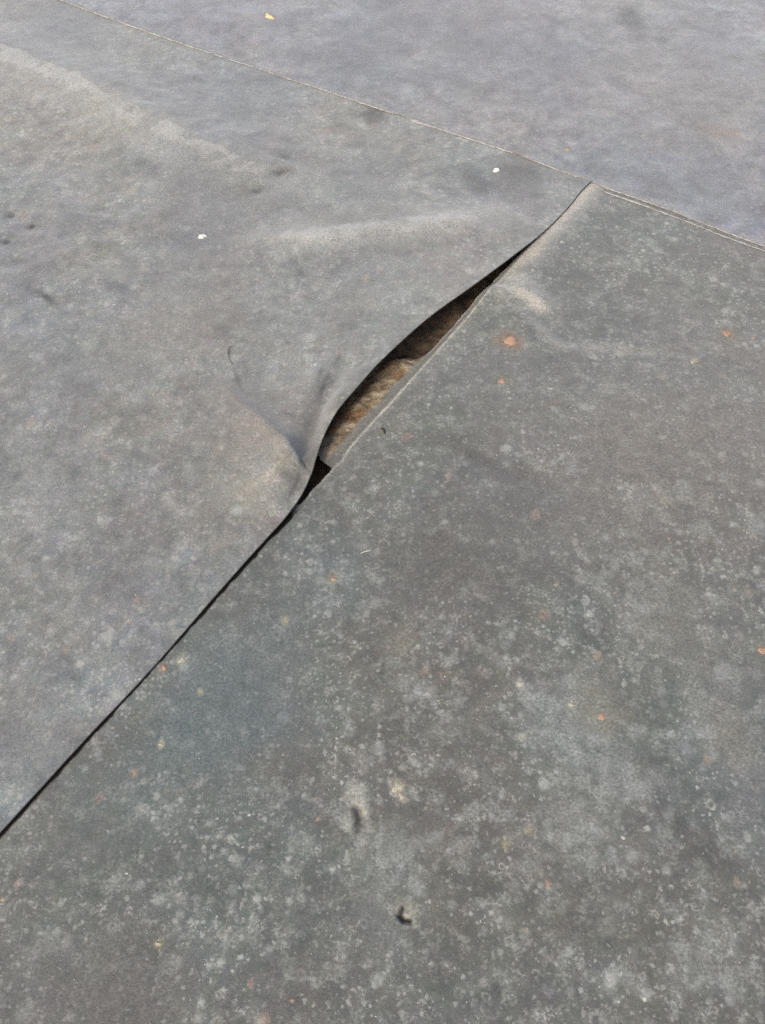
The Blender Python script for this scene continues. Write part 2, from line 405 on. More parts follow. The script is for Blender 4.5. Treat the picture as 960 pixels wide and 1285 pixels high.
# ------------------------------------------------------------------ lower (right) sheet
def build_right():
    u = axis((-2.5, -0.8, .05), (-0.8, 0.0, .0055), (0.0, 1.0, .0045), (1.0, L + .12, .0055), (L + .12, L + .35, .03))
    top = -axis((0, .02, .0015), (.02, .16, .003), (.16, 1.0, .0044), (1.0, 1.9, .006), (1.9, 5.0, .06))   # v of the open face
    u = refine(u, (U['hole0'] + U['corner']) / 2, (U['corner'] - U['hole0']) / 2 + .02, .0026)
    for q in ((450, 1027), (507, 1148)):
        cu, cv = uv_of(at(*q))
        u, top = refine(u, cu, .035, .0018), -refine(-top, -cv, .035, .0018)
    top = -np.sort(-top)
    lap = np.linspace(0, 1, 60)[:-1]                   # lap strip, from its free edge (0) to the rim (1)
    nl = len(lap)
    under = (.30, .25, .20, .16, .12, .09, .06, .035, .015)
    n0 = 3 + len(under)
    n_v = n0 + nl + len(top)
    Uc = np.repeat(u[:, None], n_v, 1)
    op = sstep(U['hole0'] + .01, U['hole0'] + .06, u)           # inside the gap
    ton = sstep(U['tong0'] - .030, U['tong0'] + .045, u + .008 * fbm(u, u * 0, 60, 63)) * (1 - sstep(U['tong1'] - .03, U['tong1'] + .07, u + .012 * fbm(u, u * 0, 40, 64)))
    ton = ton ** .6
    ev = np.where(op > 0, .012 * op * sstep(U['tong0'] - .02, U['tong0'] + .04, u) + .15 * ton + .010 * sstep(U['tong1'] - .05, U['tong1'] + .06, u) * (1 - .5 * sstep(U['dark1'] - .1, U['dark1'], u)), 0) + .07 * (1 - sstep(U['hole0'] - .06, U['hole0'] + .03, u)) + .05 * sstep(U['corner'] - .16, U['corner'] - .02, u)
    ev = ev + .007 * fbm(u, u * 0, 34, 61) + .005 * fbm(u, u * 0, 110, 62)
    ev = np.maximum(ev, .003)
    V = np.zeros((len(u), n_v)); Z = np.zeros((len(u), n_v))
    for k, a in enumerate(lap): V[:, n0 + k] = ev * (1 - a)
    V[:, n0 + nl:] = top[None, :]
    lapk = np.clip(V, 0, None)
    open_ = sstep(U['hole0'] - .10, U['hole0'] + .02, u) * (1 - sstep(U['tong0'] - .01, U['tong0'] + .05, u))
    open_ = open_ * (1 + .35 * fbm(u, u * 0, 45, 66) + .2 * fbm(u, u * 0, 150, 67))
    x, y = xy_of(Uc, V - .0065 * open_[:, None] * np.exp(-(V / .06) ** 2))
    Z = right_z(x, y)
    rim = lap_rim(u)[:, None]
    Z = Z + .0020 * rim * np.exp(-((V - .002) / .011) ** 2)                        # rim
    Z = Z - rim * (.20 * np.clip(lapk - .022, 0, .08)) - .016 * rim * sstep(.05, .15, lapk)
    Z = Z + rim * sstep(.006, .03, lapk) * (.0045 * fbm(x, y, 26, 71) + .0025 * fbm(x, y, 80, 72))
    Z = Z - rim * .045 * sstep(U['tong1'] - .06, U['tong1'] + .04, Uc + .02 * fbm(x, y, 20, 73)) * sstep(.006, .05, V)
    Z = Z + rim * sstep(.010, .03, lapk) * .0009 * fbm(x, y, 130, 74, 3)
    Z = Z - (1 - rim) * .0014 * sstep(0.0, .05, lapk)
    # shallow dip of the sheet towards the open seam
    Z = Z + .006 * rim * np.exp(-((V + .05) / .05) ** 2) * sstep(U['tong1'], U['dark1'], Uc)
    st = StainShading(x, y)
    # --- wear, dirt and a dark groove on the open face
    nz = fbm(x, y, 18, 81)
    st.over(.35 * np.exp(-((V + .006) / .009) ** 2) * rim * (.7 + .6 * nz), (.30, .285, .24))
    st.over(1.0 * np.exp(-((V + .001 + .002 * nz) / .0026) ** 2) * rim * (.85 + .5 * fbm(x, y, 30, 83)), (.42, .40, .335))
    st.over(.6 * np.exp(-((V - .007) / .004) ** 2) * rim, (.085, .08, .066))               # dusty rim
    st.over(.28 * np.exp(-((V + .03) / .03) ** 2) * rim * (.7 + .8 * nz), (.19, .185, .155))
    far = sstep(U['dark1'] - .03, U['dark1'] + .1, Uc)
    st.over(.80 * far * np.exp(-((V + .008) / .034) ** 2) * (1.1 + .3 * nz), (.40, .37, .31))
    st.streak([(612, 362), (640, 366), (672, 380), (692, 394)], .034, (.38, .355, .30), 1.0, seed=21)
    st.streak([(630, 345), (650, 352), (668, 368)], .026, (.36, .34, .29), .9, seed=23)
    st.streak([(660, 395), (690, 425), (705, 436), (780, 440), (850, 446)], .014, (.32, .305, .265), .7, seed=25)
    st.streak([(545, 550), (580, 568), (640, 592), (700, 612)], .034, (.055, .051, .045), .6, seed=27)  # darker streak along the shallow groove
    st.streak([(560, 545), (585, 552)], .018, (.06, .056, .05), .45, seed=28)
    st.streak([(680, 510), (705, 506)], .008, (.17, .10, .07), .5, seed=29)
    # large soft films
    for px, py, r, rgb, a, asp in (
            (760, 560, 150, (.19, .17, .145), .40, 1.4), (900, 520, 120, (.19, .16, .14), .35, 1.5),
            (560, 720, 110, (.105, .092, .075), .45, 1.0), (640, 690, 110, (.10, .09, .078), .35, 1.2),
            (300, 850, 100, (.10, .135, .145), .55, 1.3), (240, 900, 80, (.105, .14, .145), .4, 1.2),
            (120, 1010, 70, (.11, .14, .14), .3, 1.2), (420, 720, 50, (.11, .14, .15), .35, 1.2),
            (170, 1250, 90, (.10, .088, .085), .4, 1.0), (40, 1230, 90, (.095, .085, .085), .4, 1.0),
            (735, 930, 60, (.19, .215, .205), 0.32, 1.5), (720, 1050, 40, (.24, .26, .24), 0.32, 1.3),
            (770, 980, 40, (.23, .245, .225), 0.32, 1.6), (690, 900, 50, (.18, .205, .205), .4, 1.2),
            (745, 875, 34, (.20, .185, .14), .5, 1.4), (915, 925, 34, (.23, .215, .17), .5, 1.6),
            (870, 1215, 46, (.20, .215, .20), 0.32, .9), (820, 760, 60, (.19, .18, .145), .4, 1.6),
            (890, 830, 60, (.19, .18, .15), .35, 1.6), (490, 1080, 50, (.19, .215, .205), 0.32, 1.0),
            (500, 1060, 24, (.24, .25, .23), .4, 1.0), (480, 1160, 30, (.19, .205, .195), .35, 1.0),
            (590, 870, 20, (.10, .092, .08), .45, 1.0), (950, 1000, 60, (.14, .14, .155), .35, 2.0),
            (120, 1205, 26, (.17, .17, .13), .4, 1.0), (510, 800, 22, (.20, .185, .14), .45, 1.6)):
        st.spot(px, py, r, rgb, a, asp, soft=.95, rough=.8, seed=int(px))
    # chalky clusters: many irregular little patches close together
    rc = random.Random(12)
    for cx, cy, spread, n in ((735, 930, 45, 46), (720, 1050, 22, 22), (775, 985, 38, 34), (490, 1080, 38, 30), (870, 1215, 38, 26), (690, 895, 30, 22), (820, 760, 50, 26), (640, 1000, 60, 24), (560, 850, 60, 20), (420, 720, 40, 14), (900, 900, 40, 18), (800, 1110, 60, 22)):
        for i in range(n):
            qx, qy = rc.gauss(cx, spread), rc.gauss(cy, spread * .8)
            if uv_of(at(qx, qy))[1] > -.03: continue
            g_ = rc.uniform(.22, .34)
            st.spot(qx, qy, rc.uniform(3, 10), (g_ * .98, g_ * 1.03, g_ * .96), rc.uniform(.12, .42), rc.uniform(.6, 1.6), rc.uniform(0, 3), .55, 1.0, False, i)
    # pale dried marks and rings, many small ones
    rg = random.Random(5)
    for i in range(420):
        py = rg.uniform(560, 1290); px = rg.uniform(0, 965)
        if uv_of(at(px, py))[1] > -.02: continue
        cl = fbm(np.array([px / 100.]), np.array([py / 100.]), 1.0, 90, 2)[0]
        if rg.random() > .45 + cl: continue
        g_ = rg.uniform(.2, .34)
        warm = rg.choice([(1, .97, .88), (1, 1.02, .98), (.96, 1.02, 1.02), (1, .92, .78)])
        st.spot(px, py, rg.uniform(3, 9), [g_ * c for c in warm], rg.uniform(.2, .5), rg.uniform(.7, 1.5), rg.uniform(0, 3),
                .7, .7, rg.random() < .22, i)
    # rust halos
    for px, py, r, a in ((640, 426, 15, .55), (630, 478, 8, .4), (912, 417, 10, .4), (755, 899, 11, .35), (958, 816, 10, .4),
                         (418, 727, 9, .3), (680, 772, 12, .3), (915, 938, 18, .25)):
        st.spot(px, py, r * 1.7, (.16, .155, .10), a, 1.2, soft=.9, seed=3)
        if r < 11: st.spot(px, py, r * .7, (.27, .19, .13), .6, 1.1, soft=.8, rough=.6, seed=int(py))
    st.spot(640, 426, 15, (.25, .165, .115), .85, 1.1, soft=.95, rough=.6, seed=4)
    for px, py, r, rgb in ((870, 454, 4, (.45, .32, .12)), (868, 455, 3, (.5, .4, .2)), (702, 476, 0, (0, 0, 0)), (912, 417, 6, (.36, .16, .07)),
                           (500, 990, 11, (.40, .34, .22)), (505, 1002, 6, (.42, .36, .24)), (652, 858, 7, (.42, .40, .34)), (717, 884, 5, (.42, .40, .24)),
                           (682, 772, 6, (.30, .20, .15)), (655, 925, 6, (.36, .35, .25)), (665, 1042, 7, (.32, .27, .14)), (635, 1060, 6, (.30, .29, .12)),
                           (888, 953, 5, (.38, .25, .12)), (925, 1108, 5, (.36, .27, .14)), (532, 1109, 0, (0, 0, 0)), (688, 1110, 5, (.40, .22, .12)),
                           (750, 824, 5, (.40, .22, .12)), (534, 842, 6, (.30, .22, .15)), (124, 1002, 6, (.32, .20, .15)), (315, 1235, 4, (.38, .17, .09)),
                           (333, 1280, 6, (.34, .20, .13)), (145, 1162, 9, (.22, .23, .20)), (198, 1184, 5, (.44, .38, .14)), (22, 1110, 4, (.36, .2, .13)),
                           (205, 838, 6, (.34, .16, .11)), (228, 828, 8, (.36, .38, .24)), (358, 779, 5, (.38, .31, .15)), (168, 970, 5, (.40, .22, .12)),
                           (202, 934, 5, (.44, .42, .22)), (252, 868, 4, (.45, .36, .2)), (510, 548, 6, (.32, .16, .12)), (672, 648, 7, (.34, .22, .17)),
                           (562, 598, 4, (.34, .23, .17)), (830, 475, 5, (.34, .24, .18)), (857, 616, 10, (.26, .27, .25)), (948, 660, 9, (.25, .27, .26))):
        if r: st.spot(px, py, r * 1.0, dull(rgb), .6, 1.2, soft=.6, rough=.6, seed=int(px))
    # gouge + crescent
    st.spot(448, 1022, 17, (.33, .33, .28), .85, 2.4, soft=.5, rough=.7, seed=8)
    st.streak([(446, 1018), (450, 1026), (450, 1040)], .0115, (.072, .066, .060), .93, noise=.15, hs=[1, 1, .9], seed=31)
    st.spot(507, 1148, 19, (.25, .245, .20), .7, 1.0, soft=.6, seed=9)
    st.streak([(505, 1140), (502, 1148), (507, 1154), (514, 1156)], .0050, (.016, .014, .012), 1.0, noise=.0, hs=[1, 1, 1, 1], seed=33)
    st.streak([(762, 950), (755, 985), (750, 1010)], .006, (.28, .29, .27), .45, seed=35)
    # --- lap strip: painted shadow line along the closed seam, brown dirt with painted shade in the gap
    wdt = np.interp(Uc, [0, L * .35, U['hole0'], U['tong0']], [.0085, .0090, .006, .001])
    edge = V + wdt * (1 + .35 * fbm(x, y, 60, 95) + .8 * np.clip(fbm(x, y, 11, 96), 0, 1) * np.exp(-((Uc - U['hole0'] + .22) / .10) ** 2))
    seam_shade = sstep(-.0015, .0015, edge) * (1 - sstep(U['hole0'] - .02, U['hole0'] + .03, Uc))
    st.over(seam_shade, (.012, .011, .010))  # black painted in as the shadow under the lifted edge
    ing = lap_rim(u)[:, None] * sstep(U['tong0'] - .03, U['tong0'] + .02, Uc)
    dirt = ing * sstep(.018, .030, V + .010 * fbm(x, y, 22, 97))
    n1, n2 = fbm(x, y, 16, 98), fbm(x, y, 50, 99)
    st.over(.97 * dirt, (.32, .255, .165))
    st.over(dirt * sstep(-.1, .4, n1) * .85, (.10, .068, .042))
    st.over(dirt * sstep(.0, .4, n2) * .6, (.09, .068, .045))
    st.over(dirt * sstep(.1, .45, fbm(x, y, 28, 101)) * .85, (.36, .30, .195))
    st.over(dirt * sstep(.05, .35, fbm(x, y, 13, 103)) * .7, (.22, .12, .06))
    st.over(dirt * sstep(.1, .5, fbm(x, y, 70, 105, 3)) * .5, (.06, .044, .03))
    st.over(dirt * sstep(.15, .5, fbm(x, y, 60, 106, 3)) * .5, (.40, .35, .25))
    st.over(dirt * sstep(U['tong1'] - .04, U['tong1'] + .02, Uc) * .75, (.09, .055, .036))  # painted shade where the strip drops into the hole
    st.over(dirt * sstep(.03, .09, V) * .55, (.075, .055, .036))  # painted shade, deeper towards the flap
    st.over(ing * sstep(.001, .006, V) * (1 - sstep(.016, .03, V)) * .7, (.17, .165, .135))
    st.over(np.where(np.arange(n_v)[None, :] <= n0, .9, 0) * np.ones((len(u), 1)), (.05, .045, .036))
    # underside strip + edge thickness
    ii = np.arange(len(u))
    for k, (dv, dz) in enumerate([(-q, -TH - .001 * (q > .05)) for q in under] + [(-.004, -TH), (-.0006, -TH * .97), (.0008, -TH * .5)]):
        vv = ev + dv
        xx, yy = xy_of(u, vv - .0065 * open_ * np.exp(-(vv / .06) ** 2))
        x[:, k], y[:, k] = xx, yy
        j = n0 + np.argmin(np.abs(V[:, n0:] - vv[:, None]), 1)
        Z[:, k] = Z[ii, j] + dz
    Vv = np.stack([x, y, Z], -1)
    ob = link_mesh("rubber_sheet", Vv, grid_faces(len(u), n_v, True), M_RIGHT, stain_shading=st.c)
    return ob

# ------------------------------------------------------------------ upper (left) sheet
def left_z(x, y):
    z = .0022 * fbm(x, y, 1.8, 31) + .0012 * fbm(x, y, 7, 32)
    # long wrinkle: gentle near side, steep far side
    z = z + ridge(x, y, [(-260, -20), (-60, 52), (60, 97), (110, 116), (160, 145), (220, 175), (290, 203), (350, 217), (398, 224)],
                  [.03, .036, .038, .038, .037, .036, .034, .030, .003], .15, .26, wob=.008)
    z = z + ridge(x, y, [(290, 303), (380, 303), (450, 300), (520, 293), (590, 284), (640, 265)],
                  [.001, .016, .024, .025, .020, .001], .07, .11, wob=.010, seed=13, pw=1.5)
    # lumpy ground under the near side of the wrinkle
    p = at(100, 240)
    lump = np.exp(-(((x - p[0]) / .8) ** 2 + ((y - p[1]) / .9) ** 2))
    z = z + lump * (.0045 * fbm(x, y, 9, 41, 3) + .003 * fbm(x, y, 24, 42, 2))
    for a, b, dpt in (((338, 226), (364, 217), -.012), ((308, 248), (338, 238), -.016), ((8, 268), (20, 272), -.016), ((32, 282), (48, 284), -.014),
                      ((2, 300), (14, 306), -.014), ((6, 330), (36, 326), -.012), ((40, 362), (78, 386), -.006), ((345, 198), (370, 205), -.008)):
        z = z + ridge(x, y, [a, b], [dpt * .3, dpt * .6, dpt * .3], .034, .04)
    # pinched nose beside the flap, and the valley between nose and lip
    z = z + ridge(x, y, [(215, 425), (280, 485), (330, 535), (366, 572)], [.000, .006, .020, .036], .035, .10, z=.02, pw=1.35)
    z = z + ridge(x, y, [(255, 650), (310, 613), (345, 596), (369, 582)], [.000, .006, .016, .026], .028, .05, z=.02, pw=1.35)
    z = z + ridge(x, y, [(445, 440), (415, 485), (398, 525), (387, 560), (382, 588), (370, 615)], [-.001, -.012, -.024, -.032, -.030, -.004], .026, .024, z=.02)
    z = z + ridge(x, y, [(470, 432), (440, 470)], [-.001, -.006, -.001], .02, .02, z=.03)
    z = z + bump(x, y, 120, 560, .010, .3, .35) + bump(x, y, 500, 330, .008, .22, .25)
    z = z + bump(x, y, 620, 240, -.006, .12, .10)
    return z
def build_left():
    u = axis((-3.0, -0.1, .08), (-0.1, 0.9, .0055), (0.9, L + .10, .0048), (L + .10, L + .45, .04))
    v = axis((0, .012, .0012), (.012, .10, .0032), (.10, .9, .0052), (.9, 2.5, .0075), (2.5, 6.5, .08))
    under = [float(q) for q in v[(v > .012) & (v < .42)][::-2]]
    ne = 4 + len(under)
    nv = ne + len(v)
    Uc = np.repeat(u[:, None], nv, 1)
    D = np.zeros((len(u), nv)); D[:, ne:] = v[None, :]
    fv = flap_v(u)[:, None] + .0008 * fbm(u, u * 0, 9, 55)[:, None]; fz = flap_z(u)[:, None]
    V = D + fv * np.exp(-(D / .26) ** 2)
    x, y = xy_of(Uc, V)
    base = left_z(x, y)
    damp = 1 - .85 * np.exp(-(D / .045) ** 2)
    lift = (fz - .0052) * (np.exp(-(D / .20) ** 2) * .85 + .15 * np.exp(-(D / .03) ** 2))
    Z = base * damp + .0052 - .002 * sstep(0, .2, D) + lift
    st = StainShading(x, y)
    nz = fbm(x, y, 12, 111)
    # dusty crests and soiled patches, with light and shade painted on the folds
    st.streak([(-60, 52), (30, 82), (90, 108), (150, 140), (215, 172), (290, 204), (350, 218), (392, 222)], .11, (.34, .33, .285), 1.0, seed=41, hs=[1, 1, 1, .9, .9, .9, 1, 1, .5], side=-1)  # dust band that also paints in the lit near side
    st.streak([(340, 213), (392, 221)], .022, (.36, .34, .29), .6, seed=42, hs=[.3, 1, .8])
    st.streak([(290, 300), (380, 300), (450, 297), (520, 291), (590, 282), (635, 268)], .060, (.36, .35, .31), .95, seed=43)
    st.streak([(360, 282), (440, 276), (540, 270)], .05, (.27, .26, .225), .6, seed=44)
    st.spot(660, 222, 48, (.098, .09, .08), .6, 1.3, soft=.9, rough=.7, seed=2)
    st.spot(600, 232, 24, (.09, .088, .084), .65, 1.6, soft=.6, rough=.7, seed=12)
    st.spot(468, 148, 18, (.08, .078, .073), .75, 2.0, soft=.7, rough=.7, seed=14)
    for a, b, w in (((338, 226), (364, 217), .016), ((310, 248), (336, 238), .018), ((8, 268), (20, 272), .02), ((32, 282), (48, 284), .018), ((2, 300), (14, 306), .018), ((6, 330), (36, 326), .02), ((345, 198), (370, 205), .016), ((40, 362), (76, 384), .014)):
        st.streak([a, b], w * 1.0, (.045, .042, .039), .8, noise=.5, seed=45, hs=[.4, 1, .4])  # shade of the small dips painted into the colour
    st.streak([(245, 455), (300, 510), (350, 556), (370, 580)], .030, (.26, .235, .20), .55, z=.02, seed=46, hs=[.1, .5, .9, 1])  # pale streaks here paint in the lit crests of the pinched fold
    st.streak([(290, 622), (330, 600), (369, 583)], .022, (.27, .245, .205), .5, z=.02, seed=47, hs=[.2, .8, 1])
    st.streak([(360, 570), (374, 580), (368, 590)], .011, (.40, .38, .33), 1.0, z=.03, seed=48, hs=[.6, 1, .5])  # painted highlight on the fold tip
    st.streak([(410, 632), (386, 600), (372, 612)], .006, (.09, .085, .075), .0, seed=48)
    st.streak([(428, 448), (406, 490), (393, 535), (384, 590), (362, 632)], .020, (.075, .073, .070), .55, z=.02, noise=.3, seed=49, hs=[.2, .8, 1, 1, .5])  # painted shade along the valley between fold and lip
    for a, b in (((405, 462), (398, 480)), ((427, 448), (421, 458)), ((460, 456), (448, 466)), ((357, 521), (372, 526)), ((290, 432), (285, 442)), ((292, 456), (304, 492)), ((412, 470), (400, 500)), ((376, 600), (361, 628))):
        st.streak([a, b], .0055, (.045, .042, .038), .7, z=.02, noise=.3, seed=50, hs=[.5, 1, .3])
    for px, py, r, rgb, a, asp in (
            (80, 480, 70, (.12, .125, .14), .4, 1.4), (60, 620, 60, (.19, .20, .20), .35, 1.2), (150, 720, 90, (.125, .105, .10), .4, 1.2),
            (260, 380, 90, (.20, .185, .15), .4, 1.4), (300, 560, 90, (.17, .145, .115), .45, 1.2), (180, 420, 60, (.19, .175, .15), .35, 1.4), (60, 900, 60, (.155, .135, .12), .35, 1.2),
            (480, 340, 80, (.155, .17, .175), .4, 1.2), (250, 250, 70, (.15, .155, .165), .35, 1.6), (120, 200, 50, (.20, .18, .13), .3, 1.6),
            (30, 950, 60, (.16, .175, .175), .35, 1.2), (230, 320, 60, (.13, .125, .12), .35, 1.6), (90, 30, 70, (.125, .135, .155), .45, 2.0), (300, 130, 90, (.13, .135, .15), .45, 2.0),
            (450, 230, 60, (.15, .155, .16), .35, 1.6), (40, 320, 50, (.12, .115, .115), .4, 1.6), (440, 380, 40, (.18, .17, .14), .35, 1.0), (95, 770, 20, (.20, .195, .175), .4, 1.0), (270, 690, 14, (.25, .225, .185), .55, 1.0), (290, 680, 10, (.26, .235, .2), .5, 1.4)):
        st.spot(px, py, r, rgb, a, asp, soft=.95, rough=.8, seed=int(px) + 7)
    rg = random.Random(9)
    for i in range(320):
        py = rg.uniform(250, 1000); px = rg.uniform(0, 520)
        if uv_of(at(px, py))[1] < .05: continue
        cl = fbm(np.array([px / 110.]), np.array([py / 90.]), 1.0, 190, 2)[0]
        if rg.random() > .5 + cl: continue
        g_ = rg.uniform(.22, .34)
        warm = rg.choice([(1, .97, .9), (1, 1.02, 1), (.95, 1, 1.04), (1, .93, .82)])
        st.spot(px, py, rg.uniform(3, 8), [g_ * c for c in warm], rg.uniform(.2, .5), rg.uniform(.7, 1.5), rg.uniform(0, 3), .7, .7, rg.random() < .15, i)
    for px, py, r, rgb in ((84, 817, 6, (.34, .26, .14)), (15, 802, 5, (.36, .25, .16)), (42, 534, 5, (.38, .3, .2)), (172, 757, 4, (.36, .22, .15)), (166, 244, 6, (.36, .32, .2)), (128, 139, 8, (.28, .24, .14)),
                           (120, 195, 6, (.3, .22, .15)), (30, 270, 9, (.3, .2, .15)), (412, 165, 4, (.42, .2, .2)), (470, 157, 4, (.4, .22, .2)), (459, 356, 6, (.36, .30, .18)), (477, 345, 5, (.36, .30, .2)), (133, 578, 4, (.38, .22, .14)), (205, 350, 0, (0, 0, 0)),
                           (390, 428, 8, (.36, .35, .31)), (345, 465, 6, (.32, .32, .3)), (440, 590, 0, (0, 0, 0)), (150, 490, 5, (.36, .36, .36)), (678, 283, 5, (.34, .34, .33)), (350, 433, 6, (.33, .33, .31)), (30, 834, 5, (.4, .4, .38))):
        if r: st.spot(px, py, r * 1.0, dull(rgb), .55, 1.3, soft=.6, rough=.6, seed=int(px))
    # cut edge: bare black rubber
    st.over(.93 * np.exp(-(D / .0016) ** 2), (.020, .019, .018))
    st.c[:, :ne] = (.018, .017, .016, 1)
    T2 = TH + .0006
    for k, (dv, dz) in enumerate([(q, -T2 - .0012 * sstep(.05, .2, q)) for q in under] + [(.008, -T2), (.001, -T2), (-.0006, -T2 * .75), (-.0007, -T2 * .35)]):
        d_ = max(dv, 0)
        vv = fv[:, 0] * np.exp(-(d_ / .26) ** 2) + dv
        xx, yy = xy_of(u, vv); x[:, k], y[:, k] = xx, yy
        j = ne + int(np.argmin(np.abs(v - d_)))
        Z[:, k] = Z[:, j] + dz
    ob = link_mesh("rubber_sheet", np.stack([x, y, Z], -1), grid_faces(len(u), nv), M_LEFT, stain_shading=st.c)
    return ob

# ------------------------------------------------------------------ back sheet, lapped over both
BACK = [(-900, -400), (-250, -120), (-60, -46), (85, 4), (160, 32), (240, 60), (320, 86), (400, 112), (480, 139), (560, 166), (640, 192), (700, 214), (741, 229),
        (800, 249), (860, 271), (910, 291), (960, 309), (1040, 340), (1300, 430), (2000, 700)]
BG = []
for x_, y_ in BACK:
    if x_ < -60 or x_ > 1040: continue
    BG.append(at(x_, y_)[:2])
BG = np.array(BG)
b_uv = np.array([uv_of(p) for p in BG])                # (u of the edge) as a function of v
_o = np.argsort(b_uv[:, 1]); b_uv = b_uv[_o]
_sl0 = (b_uv[3, 0] - b_uv[0, 0]) / (b_uv[3, 1] - b_uv[0, 1]); _sl1 = (b_uv[-1, 0] - b_uv[-4, 0]) / (b_uv[-1, 1] - b_uv[-4, 1])
def back_u(v):
    r = np.interp(v, b_uv[:, 1], b_uv[:, 0])
    r = np.where(v < b_uv[0, 1], b_uv[0, 0] + _sl0 * (v - b_uv[0, 1]), r)
    return np.where(v > b_uv[-1, 1], b_uv[-1, 0] + _sl1 * (v - b_uv[-1, 1]), r)
def back_edge_z(v):
    x, y = xy_of(back_u(v), v)
    under = np.where(v > 0.0, left_z(x, y) * .6 + .0034, right_z(x, y) * .5)
    return under + .0040
def build_back():
    v = axis((-7, -1.4, .1), (-1.4, 1.5, .008), (1.5, 3.4, .012), (3.4, 8, .12))
    w = axis((0, .02, .002), (.02, .2, .006), (.2, 1.8, .010), (1.8, 3.2, .02), (3.2, 10, .2))
    under = (.3, .22, .15, .10, .06, .03)
    ne = 3 + len(under)
    Vc = np.repeat(v[:, None], ne + len(w), 1)
    Wd = np.zeros(Vc.shape); Wd[:, ne:] = w[None, :]
    bu = back_u(v) + .0012 * fbm(v, v * 0, 14, 65)
    x, y = xy_of(bu[:, None] + Wd, Vc)
    far = .0035 * fbm(x, y, 1.3, 51) + .0012 * fbm(x, y, 6, 52) + .008 + bump(x, y, 300, 40, .012, .6, .3)
    # a telegraphed board joint: faint step in the far sheet
    e = back_edge_z(v)[:, None]
    Z = e + (far - e) * sstep(.0, .18, Wd)
    st = StainShading(x, y)
    nz = fbm(x, y, 10, 121)
    for px, py, r, rgb, a, asp in ((790, 22, 22, (.085, .082, .08), .65, 2.2), (640, 40, 90, (.14, .14, .165), .4, 2), (860, 60, 80, (.17, .165, .16), .4, 2), (500, 60, 100, (.135, .14, .16), .4, 2),
                                   (900, 170, 30, (.26, .22, .17), .35, 1.0), (560, 20, 60, (.19, .18, .175), .35, 2.2), (840, 120, 70, (.18, .17, .155), .35, 2), (890, 230, 60, (.12, .125, .14), .4, 2), (330, 30, 40, (.2, .17, .15), .35, 1.5),
                                   (740, 205, 18, (.10, .098, .095), .5, 1.5), (430, 70, 60, (.12, .135, .16), .4, 2), (700, 120, 70, (.15, .155, .18), .35, 2), (220, 20, 60, (.14, .13, .15), .35, 2), (620, 95, 50, (.19, .19, .185), .3, 2)):
        st.spot(px, py, r, rgb, a, asp, soft=.95, rough=.9, seed=int(px) + 3)
    st.streak([(240, 15), (245, 35), (262, 55)], .03, (.22, .21, .21), .35, seed=60)
    st.streak([(880, 168), (935, 171)], .03, (.30, .24, .18), .45, seed=61)
    st.streak([(290, 32), (318, 28)], .03, (.30, .23, .18), .4, seed=62)
    st.over(.5 * np.exp(-((Wd - .004) / .010) ** 2) * (.8 + nz), (.27, .26, .24))
    st.c[:, :ne] = (.07, .066, .06, .95)
    T2 = .0030
    for k, (dw, dz) in enumerate([(q, -T2) for q in under] + [(.012, -T2), (-.0004, -T2), (-.0012, -T2 * .5)]):
        xx, yy = xy_of(bu + dw, v); x[:, k], y[:, k] = xx, yy
        Z[:, k] = Z[:, ne + int(np.argmin(np.abs(w - dw)))] + dz
    return link_mesh("rubber_sheet", np.stack([x, y, Z], -1), grid_faces(len(v), ne + len(w), True), M_BACK, stain_shading=st.c)

# ------------------------------------------------------------------ decking under the sheets
def build_deck():
    u = axis((-12, -1, .5), (-1, .6, .05), (.6, L, .01), (L, 14, .5))
    v = axis((-10, -.4, .5), (-.4, .5, .012), (.5, 12, .5))
    Uc, Vc = np.meshgrid(u, v, indexing='ij')
    x, y = xy_of(Uc, Vc)
    hollow = sstep(-.05, .02, Vc) * (1 - sstep(.2, .32, Vc)) * sstep(U['hole0'] - .12, U['tong0'] - .05, Uc) * (1 - sstep(U['corner'] - .28, U['corner'] - .1, Uc))
    Z = -.032 - .034 * hollow + .006 * fbm(x, y, 14, 131) * hollow
    ob = link_mesh("roof_deck", np.stack([x, y, Z], -1), grid_faces(len(u), len(v)), M_DECK)
    return tag(ob, kind='structure')

deck = build_deck()
right = tag(build_right(), "flat speckled grey rubber sheet filling the foreground, with rust spots, right of the open seam", "roof sheet", "rubber sheets covering the roof")
left = tag(build_left(), "wrinkled grey rubber sheet whose edge buckles up over the open seam, left of it", "roof sheet", "rubber sheets covering the roof")
back = tag(build_back(), "bluish grey rubber sheet across the top, beyond the straight cross seam", "roof sheet", "rubber sheets covering the roof")

# ------------------------------------------------------------------ sealant beads along the cross seam
def bead(vs0, vs1, r0, r1, off, seed, strength=None):
    n = int(abs(vs1 - vs0) / .006); k = 7
    v = np.linspace(vs0, vs1, n)
    r = r0 + (r1 - r0) * (.5 + .5 * fbm(v, v * 0, 7, seed)) ** 1.5
    r = r * np.clip(1 + .5 * fbm(v, v * 0, 30, seed + 2), .3, 2) * sstep(0, .04, np.minimum(abs(v - vs0), abs(v - vs1)))
    r = np.maximum(r, .0004)
    bu = back_u(v) + off
    z = back_edge_z(v) - .0012
    ang = np.linspace(-.25, math.pi + .25, k)
    Uu = bu[:, None] - r[:, None] * np.cos(ang)[None, :] * 1.5
    Zz = z[:, None] + r[:, None] * np.sin(ang)[None, :] * .6
    x, y = xy_of(Uu, np.repeat(v[:, None], k, 1))
    V = np.stack([x, y, Zz], -1)
    V = V + (.0006 * fbm(x, y, 90, seed + 5))[..., None]
    return link_mesh("sealant_bead", V, grid_faces(n, k, False), M_SEAL, back)
bv = lambda px, py: float(uv_of(at(px, py))[1])
